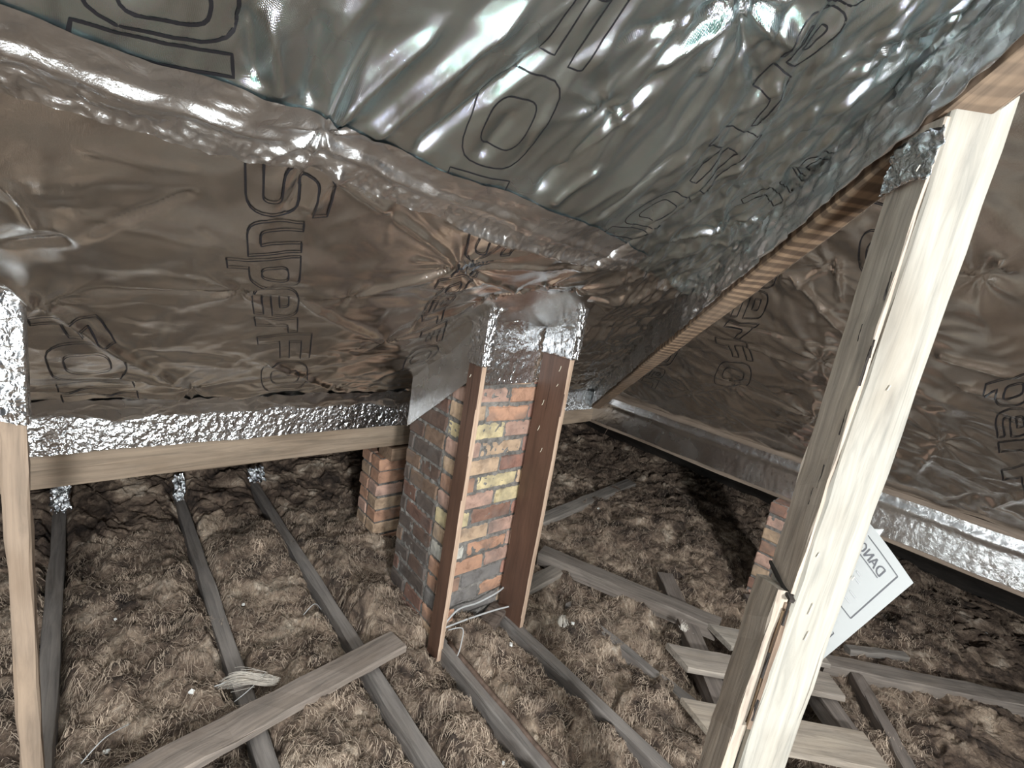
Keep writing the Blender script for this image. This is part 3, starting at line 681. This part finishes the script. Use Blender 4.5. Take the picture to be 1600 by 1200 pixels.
print_line(upp, ptL, 'SuperFOIL', pl([(1540, 0), (1475, 62), (1445, 85), (1425, 110), (1372, 165), (1350, 185), (1280, 215), (1230, 250), (1200, 275), (1150, 310)]), pl([(1565, 12), (1500, 75), (1468, 100), (1448, 125), (1395, 180), (1372, 202), (1302, 235), (1250, 272), (1218, 298), (1168, 335)]), .0006, kh)
print_line(rgt, ptR, 'perFO', prr([(1168, 420), (1158, 452), (1140, 500), (1118, 525), (1128, 560), (1110, 605)]), prr([(1235, 430), (1222, 462), (1205, 510), (1165, 535), (1178, 570), (1168, 612)]), .0009, kr)
print_line(rgt, ptR, 'FO', prr([(1378, 290), (1352, 345), (1340, 430)]), prr([(1440, 300), (1415, 350), (1400, 440)]), .0008, kr)
print_line(rgt, ptR, 'perF', prr([(1562, 590), (1556, 640), (1560, 690), (1566, 730), (1575, 790)]), prr([(1640, 570), (1636, 625), (1640, 675), (1645, 715), (1655, 775)]), .0011, kr)
print_line(rgt, ptR, 'uper', prr([(1050, 520), (1035, 545), (1020, 570), (1005, 590), (998, 605)]), prr([(1085, 525), (1070, 550), (1055, 575), (1040, 597), (1032, 612)]), .0009, kr)

# ------------------------------------------------------------------ ceiling joists and loose floor timbers
JX = [-.40, -.075, .257, .53, .727, .968, 1.19]
JL = ['outermost at the left edge of the picture', 'beside the thin prop', 'third from the left edge, straight and dusty', 'running under the near end of the loose plank', 'at the foot of the narrow chimney board', 'at the foot of the wide chimney board', 'half sunk in wool, right of the wide chimney board']
for k, (x, lb) in enumerate(zip(JX, JL)):
    y1 = .905 if k == 4 else (.88 if k == 5 else 2.25)
    y0 = -.9
    if k == 6: y1 = .80
    jo = timber('joist', (x+.006*math.sin(k*2), y0, -1.036), (x-.006*math.sin(k*3), y1, -1.036), .05 if k < 4 else .042, .10, (1, 0, 0), ROUGH, (.215, .195, .18), 26, .002)
    tag(jo, 'grey dusty ceiling joist '+lb, 'joist')
tag(tube('pipe', [(.744, .86, -1.002), (.744, .55, -1.004), (.741, .1, -1.003), (.74, -.4, -1.004)], .010, PIPE, 9), 'old brown pipe lying along the joist in front of the narrow chimney board', 'pipe')
fl = [ # label, start, end (loft units, centre of the top face), width, thickness, colour, side
 ('long dusty loose plank lying across the joists in the left foreground', (.0, .853, -.968), (.612, .917, -.968), .105, .028, (.245, .205, .175)),
 ('short end of board beside the foot of the wide chimney board', (1.00, .915, -.985), (1.345, .945, -.985), .085, .03, (.25, .22, .19)),
 ('thin pale batten lying far back to the right of the chimney', (1.42, 1.235, -.985), (2.36, 1.33, -.985), .095, .04, (.27, .245, .22)),
 ('heavy loose timber lying aslant behind the cross boards', (1.285, 1.03, -.955), (1.525, .43, -.955), .095, .075, (.20, .172, .15)),
 ('stub of wood lying in front of the chimney between its boards', (.86, .845, -.985), (.97, .90, -.985), .085, .03, (.14, .11, .092))]
for lb, a, b, wd_, th, col in fl:
    d = th/2/S; tag(timber('plank', (a[0], a[1], a[2]-d), (b[0], b[1], b[2]-d), wd_, th, None, ROUGH, col, 12, .0016, cut1=rng.uniform(-.2, .2)), lb, 'plank')
# rails along the hip line and boards laid across them: (s = X + Y, d = X - Y)
def sd(s, d, z): return ((s+d)/2, (s-d)/2, z)
rl = [('short rail under the cross boards, nearer the chimney', 2.36, 1.30, .955, .955, .085), ('short rail under the cross boards, hidden partly by the post', 2.30, 1.36, 1.40, 1.43, .07), ('loose batten right of the post foot pointing to the corner', 1.83, 1.27, 1.66, 1.52, .05)]
for lb, s0, s1, d0, d1, wd_ in rl:
    tag(timber('rail', sd(s0, d0, -1.005), sd(s1, d1, -1.005), wd_, .075, None, ROUGH, (.20, .17, .15), 10, .0018), lb, 'rail')
bd = [('uppermost of the three cross boards behind the post', 1.87, 1.06, 1.52, .13, (.34, .305, .265)), ('middle of the three cross boards, left end cut square', 1.69, .815, 1.47, .125, (.33, .29, .25)), ('lowest and longest of the three cross boards, passing behind the post foot', 1.405, .80, 1.43, .15, (.40, .345, .285))]
for lb, s, d0, d1, wd_, col in bd:
    tag(timber('cross_board', sd(s, d0, -.962), sd(s, d1, -.962), wd_, .026, None, ROUGH, col, 10, .0014, cut0=-.45), lb, 'board')
tag(timber('beam', sd(1.885, 1.53, -1.0), sd(1.85, 2.7, -1.0), .085, .06, None, ROUGH, (.23, .20, .175), 14, .002), 'dusty beam half buried in wool to the right of the post', 'beam')
tag(timber('beam', sd(1.99, 1.72, -.985), sd(2.02, 2.02, -.985), .04, .03, None, ROUGH, (.22, .20, .18), 6, .002), 'thin grey lath lying beyond the half buried beam', 'lath')

# ------------------------------------------------------------------ mineral wool
XB = [-.40, -.075, .257, .53, .727, .968, 1.19, 1.72, 2.32, 3.25]
HEAPS = [(.62, 1.38, .15, .05), (.63, 1.09, .07, .09), (.44, 1.6, .10, .03), (1.12, 1.08, .14, .04), (.60, .98, .06, .05), (.83, .82, .07, .035), (1.05, .80, .07, .02), (2.2, .9, .25, .05), (2.1, .1, .25, .03), (.40, .95, .10, .02), (.15, 1.25, .12, .025)]
def h_wool(X, Y):
    wx = X+.05*N1(X*6, Y*6)+.02*N2(X*17, Y*17); wy = Y+.05*N3(X*6, Y*6)+.02*N4(X*17, Y*17)
    fx = wx*.83+wy*.55; fy = wy*.83-wx*.55
    a = .022*np.abs(N2(wx*4.3, wy*3.6))*2+.020*np.abs(N3(wx*9, wy*7.5))*1.7+.013*np.abs(N4(fx*24, fy*13))*1.6+.008*np.abs(N1(fx*56, fy*26))*1.6+.005*N2(fx*130, fy*55)+.0025*N3(fx*240, fy*110)
    z = -1.042+a+.012*N1(X*2.4, Y*2.4)
    for hx, hy, r, am in HEAPS: z = z+am*np.exp(-((X-hx)**2+(Y-hy)**2)/r**2)
    z = z+.11*sstep(1.65, 2.6, Y)+.10*sstep(2.3, 3.2, X)*sstep(-.4, .3, Y)
    # laid between the joists: pressed down along each of them
    dip = 0
    for x in JX[:6]:
        e = np.abs(X-x); sp = .026+.012*N3(Y*6+x*40, Y*0); lim = (Y < (.93 if x in (.727, .968) else 2.1))
        dip = dip+lim*(.036+.014*N1(Y*9, Y*0+x*9))*(1-sstep(.014, np.maximum(sp, .018)+.02, e))
    z = z-dip
    for s0, s1, d0, d1 in ((1.9, 1.3, .98, 1.4), (2.1, 1.6, 1.02, 1.38)):   # hollow below the cross boards
        z = z-.05*sstep(s1-.05, s1+.1, X+Y)*(1-sstep(s0-.1, s0+.1, X+Y))*sstep(d0-.12, d0, X-Y)*(1-sstep(d1, d1+.1, X-Y))
    return z
wl = ['at the left edge, beyond the thin prop', 'between the prop joist and the third joist', 'in the middle of the left floor, below the purlin', 'heaped against the dark side of the chimney', 'in front of the chimney, between its two boards', 'just right of the wide chimney board', 'under the loose cross boards', 'in the shadow of the right purlin', 'deep in the dark right eaves']
stp = .0052
for k in range(len(XB)-1):
    xs = np.linspace(XB[k], XB[k+1], int((XB[k+1]-XB[k])/stp)+2); ys = np.arange(-.55, 2.70, stp); X, Y = np.meshgrid(xs, ys, indexing='ij')
    Z = h_wool(X, Y); P = np.stack([X, Y, Z], -1)
    jx = .010*N2.fbm(X*22, Y*22, 2); jy = .010*N4.fbm(X*22+7, Y*22, 2); inn = sstep(0, .03, X-XB[k])*sstep(0, .03, XB[k+1]-X)
    P[..., 0] += jx*inn; P[..., 1] += jy; P[..., 2] += 1
    batt = link('insulation_quilt', grid_mesh('insulation_quilt', P*S), WOOL); tag(batt, 'brown mineral wool quilt '+wl[k], 'insulation')
    # loose fibres standing off the surface
    n = int(15000*(XB[k+1]-XB[k])/.3); r = np.random.RandomState(90+k); fx = XB[k]+r.rand(n)*(XB[k+1]-XB[k]); fy = -.1+r.rand(n)*1.9
    kp = r.rand(n) < (1 if k < 7 else .4); fx, fy = fx[kp], fy[kp]; n = len(fx)
    a0 = 6*N1(fx*3.5, fy*3.5)+4*N3(fx*11, fy*11)+r.randn(n)*.5; L = (.008+.030*r.rand(n)**2); bend = r.randn(n)*1.3; lift = .001+.010*r.rand(n)**3
    m = 5; T = np.linspace(0, 1, m); px_ = np.zeros((n, m)); py_ = np.zeros((n, m)); px_[:, 0] = fx; py_[:, 0] = fy
    for q in range(1, m):
        an = a0+bend*T[q]; px_[:, q] = px_[:, q-1]+np.cos(an)*L/(m-1); py_[:, q] = py_[:, q-1]+np.sin(an)*L/(m-1)
    pz = h_wool(px_, py_)+lift[:, None]*np.sin(T*np.pi)[None]+.0012
    wdt = (.00022+.00035*r.rand(n))[:, None]; nx = -np.sin(a0)[:, None]*wdt; ny = np.cos(a0)[:, None]*wdt
    A = np.stack([px_+nx, py_+ny, pz+1], -1); B = np.stack([px_-nx, py_-ny, pz+1], -1); V = np.stack([A, B], 2).reshape(-1, 3)*S
    b0 = (np.arange(n)*m*2)[:, None]+np.arange(m-1)[None]*2; Q = np.stack([b0, b0+2, b0+3, b0+1], -1).reshape(-1, 4)
    fo = link('loose_fibres', mesh_np('loose_fibres', V, Q), FIBRE, batt); fo['kind'] = 'stuff'
# the wool goes on over the rest of the loft floor
for pts in ([(-2.6, -2.6), (-.40, -2.6), (-.40, 2.7), (-2.6, 2.7)], [(-.40, -2.6), (3.25, -2.6), (3.25, -.55), (-.40, -.55)]):
    quad('floor', [(x/K, y/K, -1.03/K) for x, y in pts], WOOL)

# ------------------------------------------------------------------ small things
CXs = CABLE
tag(tube('cable', [(.715, .868, -.948), (.78, .885, -.925), (.86, .89, -.935), (.93, .885, -.922), (.985, .90, -.92)], .0042, CXs), 'grey cable slung across the chimney foot, upper one', 'cable')
tag(tube('cable', [(.72, .870, -.952), (.80, .868, -.955), (.90, .86, -.958), (.965, .855, -.965)], .0038, CXs), 'grey cable across the chimney foot, lower one', 'cable')
tag(tube('wire', [(.735, .86, -.955), (.765, .835, -.945), (.745, .81, -.975), (.73, .80, -.99)], .0022, CXs), 'thin grey wire curling down at the foot of the narrow chimney board', 'wire')
tag(tube('string', [(1.936, 1.275, -.585), (1.92, 1.29, -.66), (1.93, 1.275, -.75), (1.91, 1.31, -.83)], .0014, PIPE, 5), 'thin dark string hanging below the right purlin near the corner', 'string')
for k, (x, y, r_, lb) in enumerate([(-.02, .98, .3, 'beside the prop'), (.2, 1.0, .2, 'near the left plank'), (.23, .955, .25, 'over the third joist'), (.445, 1.16, .5, 'by the fourth joist')]):
    tag(tube('wire', [(x, y, h_wool(np.array(x), np.array(y))+.012), (x+.035, y+.012, -.985), (x+.075, y+.045, float(h_wool(np.array(x+.075), np.array(y+.045)))+.01)], .0017, CXs, 5), 'short bent grey wire end on the wool '+lb, 'wire')
def scrap(px, py, z, sx, sz, label, sd_):
    c = onFloor(px, py, z)
    def f(U, V):
        k = .02*N2.ridge(U*2.5+sd_, V*2.5, 2); return c[0]+(U-.5)*sx+.01*N1(V*5, U+sd_), c[1]+k+.03*(V-.5), c[2]+(V-.2)*sz+.012*N3(U*4+sd_, V*4)
    return strip('foil_scrap', f, 26, 30, TAPE, label, 'foil scrap', None, .0006)
scrap(95, 792, -.955, .05, .09, 'crumpled silver foil scrap on the joist end next to the thin prop', 1)
scrap(281, 775, -.95, .035, .10, 'crumpled silver foil scrap at the far end of the third joist', 5)
scrap(402, 748, -.93, .06, .05, 'small crumpled silver foil scrap far back under the left purlin', 9)
def tuft(c, L, ang, r_, label, mat=TUFT):
    """a teased-out lock: a few hundred fine strands following one bent line"""
    q = np.random.RandomState(int(abs(c[0])*999)); n = 150; m = 9; t = np.linspace(0, 1, m); V = []; ca, sa = math.cos(ang), math.sin(ang)
    o1 = q.randn(n)*.55; o2 = np.abs(q.randn(n))*.6; s0 = q.rand(n)*.5; s1 = 1-q.rand(n)*.45
    tt = s0[:, None]+(s1-s0)[:, None]*t[None]; env = .25+1.1*np.sin(np.pi*np.clip(tt, 0, 1)**.7)
    x = (tt-.5)*L; y = (o1[:, None]*env+.35*np.sin(tt*7+o1[:, None]*2))*r_; z = o2[:, None]*env*r_+.006*np.sin(tt*5)
    wd_ = .00042
    def P(dy): return np.stack([c[0]+x*ca-(y+dy)*sa, c[1]+x*sa+(y+dy)*ca, c[2]+1+z], -1)*S
    Vs = np.stack([P(wd_), P(-wd_)], 2).reshape(-1, 3); b0 = (np.arange(n)*m*2)[:, None]+np.arange(m-1)[None]*2
    Q = np.stack([b0, b0+2, b0+3, b0+1], -1).reshape(-1, 4)
    return tag(link('wool_tuft', mesh_np('wool_tuft', Vs, Q), mat), label, 'wool tuft')
tuft((.268, .985, -.985), .13, -.42, .014, 'white teased-out tuft of wool lying across the third joist')
tuft((1.085, .735, -.985), .06, .7, .012, 'pale tuft of wool on the quilt right of the wide chimney board')
tuft((1.39, .485, -.962), .03, .2, .010, 'small pale tuft caught between the loose timber and the cross boards')
def chip(x, y, z):
    me = bpy.data.meshes.new('plaster_chip'); s_ = rng.uniform(.004, .008); V = [(rng.uniform(.6, 1)*a*s_*rng.uniform(1, 1.8), rng.uniform(.6, 1)*b*s_, rng.uniform(.3, .6)*c*s_) for a in (-1, 1) for b in (-1, 1) for c in (-1, 1)]
    me.from_pydata(V, [], [(0, 1, 3, 2), (4, 6, 7, 5), (0, 4, 5, 1), (2, 3, 7, 6), (0, 2, 6, 4), (1, 5, 7, 3)]); o = link('plaster_chip', me, CHIP)
    o.location = w((x, y, z)); o.rotation_euler = (rng.uniform(-.4, .4), rng.uniform(-.4, .4), rng.uniform(0, 3))
    tag(o, 'tiny white plaster chip lying on the wool', 'chip', 'white plaster chips scattered on the wool')
for (px, py) in [(165, 1155), (895, 975), (800, 1000), (645, 1140), (790, 1175), (605, 1195), (380, 945), (1425, 1160), (935, 795), (1010, 915), (520, 935), (1440, 1075), (180, 960), (300, 1090), (1540, 990)]:
    x, y, _ = onFloor(px, py, -1.0); chip(x, y, float(h_wool(np.array(x), np.array(y)))+.004)

# ------------------------------------------------------------------ paper notice pinned behind the post
pg = empty('paper_notice', kk((.62, .03, -.30))); tag(pg, 'white printed danger notice hanging behind the tall post, seen from its back', 'paper')
A0 = np.array([.600, .0137, -.218]); d1 = np.array([.0, .352, -.936]); d2 = np.array([.0, .85, .52]); d2 /= np.linalg.norm(d2)
def page(u, v, off=0.0):    # u across (m, 0 = left margin), v down the page (m)
    u = np.asarray(u, float)/S/1.05; v = np.asarray(v, float)/S/1.05
    nb = np.array([-1., 0, 0]); curl = .004*np.sin(u*22+.4)+.006*np.sin(v*14)*np.exp(-u*8)-.003*np.cos(v*20)
    lift = .014*np.sin(np.pi*np.clip(u/.145, 0, 1))*np.exp(-(v/.07)**2)
    P = A0+u[..., None]*d1*0+v[..., None]*d1+u[..., None]*d2+(curl+off/S)[..., None]*nb*1.0
    P[..., 2] += lift; e = P[..., 1]-.064; k = e > 0; P[..., 1] = np.where(k, .064+e*.6, P[..., 1]); P[..., 0] = np.where(k, P[..., 0]+e*.8, P[..., 0])   # bent back along the face of the post
    P = P*K; P[..., 2] += 1; return P*S
U, Vv = np.meshgrid(np.linspace(0, .21, 32), np.linspace(0, .297, 40), indexing='ij')
put(link('sheet', grid_mesh('sheet', page(U, Vv)), PAPER), pg)
def ink(name, polys, mat):
    V = []; Fc = []
    for q in polys:
        q = np.array(q); o0 = len(V); P = page(q[:, 0], q[:, 1], .0006); V += list(P); Fc.append(tuple(range(o0, o0+len(q))))
    return put(link(name, mesh_py(name, V, Fc), mat), pg)
def line(u0, v0, u1, v1, t=.0007, n=10):
    out = []; L = math.hypot(u1-u0, v1-v0); nx, ny = -(v1-v0)/L*t, (u1-u0)/L*t
    for k in range(n):
        a, b = k/n, (k+1)/n; p = [(u0+(u1-u0)*q, v0+(v1-v0)*q) for q in (a, b)]
        out.append([(p[0][0]+nx, p[0][1]+ny), (p[1][0]+nx, p[1][1]+ny), (p[1][0]-nx, p[1][1]-ny), (p[0][0]-nx, p[0][1]-ny)])
    return out
fr = []
for (a, b, c, d) in [(.016, .014, .195, .112), (.016, .150, .195, .225)]:
    ink('printed_frame', line(a, b, c, b)+line(c, b, c, d)+line(c, d, a, d)+line(a, d, a, b), PRINT)
# heading DANGER in plain capitals, stroke by stroke
ST = {'D': [(0, 0, 0, 1), (0, 0, .4, .05), (.4, .05, .6, .3), (.6, .3, .6, .7), (.6, .7, .4, .95), (.4, .95, 0, 1)], 'A': [(0, 1, .33, 0), (.33, 0, .66, 1), (.12, .65, .54, .65)], 'N': [(0, 1, 0, 0), (0, 0, .6, 1), (.6, 1, .6, 0)],
      'G': [(.62, .2, .35, 0), (.35, 0, .08, .25), (.08, .25, .08, .75), (.08, .75, .35, 1), (.35, 1, .62, .8), (.62, .8, .62, .55), (.62, .55, .38, .55)], 'E': [(0, 0, 0, 1), (0, 0, .5, 0), (0, .5, .42, .5), (0, 1, .5, 1)], 'R': [(0, 1, 0, 0), (0, 0, .5, .05), (.5, .05, .55, .3), (.55, .3, .45, .5), (.45, .5, 0, .52), (.25, .52, .58, 1)]}
hd = []; x = .030; H_ = .0135
for c in 'DANGER':
    for (a, b, e, f) in ST[c]: hd += line(x+a*H_, .024+b*H_, x+e*H_, .024+f*H_, .0009, 2)
    x += .82*H_
hd += line(.030, .0405, x, .0405, .0006)
ink('printed_heading', hd, PRINT)
bt = []
for v, u0, u1 in [(.054, .06, .17), (.060, .045, .16), (.068, .04, .18), (.076, .05, .15), (.086, .03, .17), (.098, .03, .12), (.165, .04, .15), (.185, .04, .12)]:
    uu = u0
    while uu < u1: l_ = rng.uniform(.004, .014); bt += line(uu, v, uu+l_, v, .0011, 2); uu += l_+.003
ink('printed_text', bt, PRINT2)['kind'] = 'stuff'
# second sheet: its folded corner shows above the first
pc = empty('paper_corner', kk((.645, .05, -.2))); tag(pc, 'small bright folded paper corner poking out above the notice', 'paper')
q = [np.array(onX(px, py, .665*K)) for px, py in ((1340, 822), (1381, 827), (1366, 850), (1330, 862))]
Vc = []; Fc = []
for i in range(7):
    for j in range(7):
        a, b = i/6, j/6; p = (q[0]*(1-a)+q[1]*a)*(1-b)+(q[3]*(1-a)+q[2]*a)*b; Vc.append(w(p+np.array([-.004*math.sin(a*3), 0, 0])))
for i in range(6):
    for j in range(6): Fc.append((i*7+j, i*7+7+j, i*7+8+j, i*7+j+1))
put(thicken(link('sheet', mesh_py('sheet', Vc, Fc, True), PAPER), .0004), pc)
def cl(a, b): return q[0]*(1-a)*(1-b)+q[1]*a*(1-b)+q[2]*a*b+q[3]*(1-a)*b+np.array([-.006, 0, 0])
put(tube('printed_line', [tuple(cl(.62, .3)), tuple(cl(.8, .35)), tuple(cl(.76, .62))], .0007, PRINT, 4), pc)
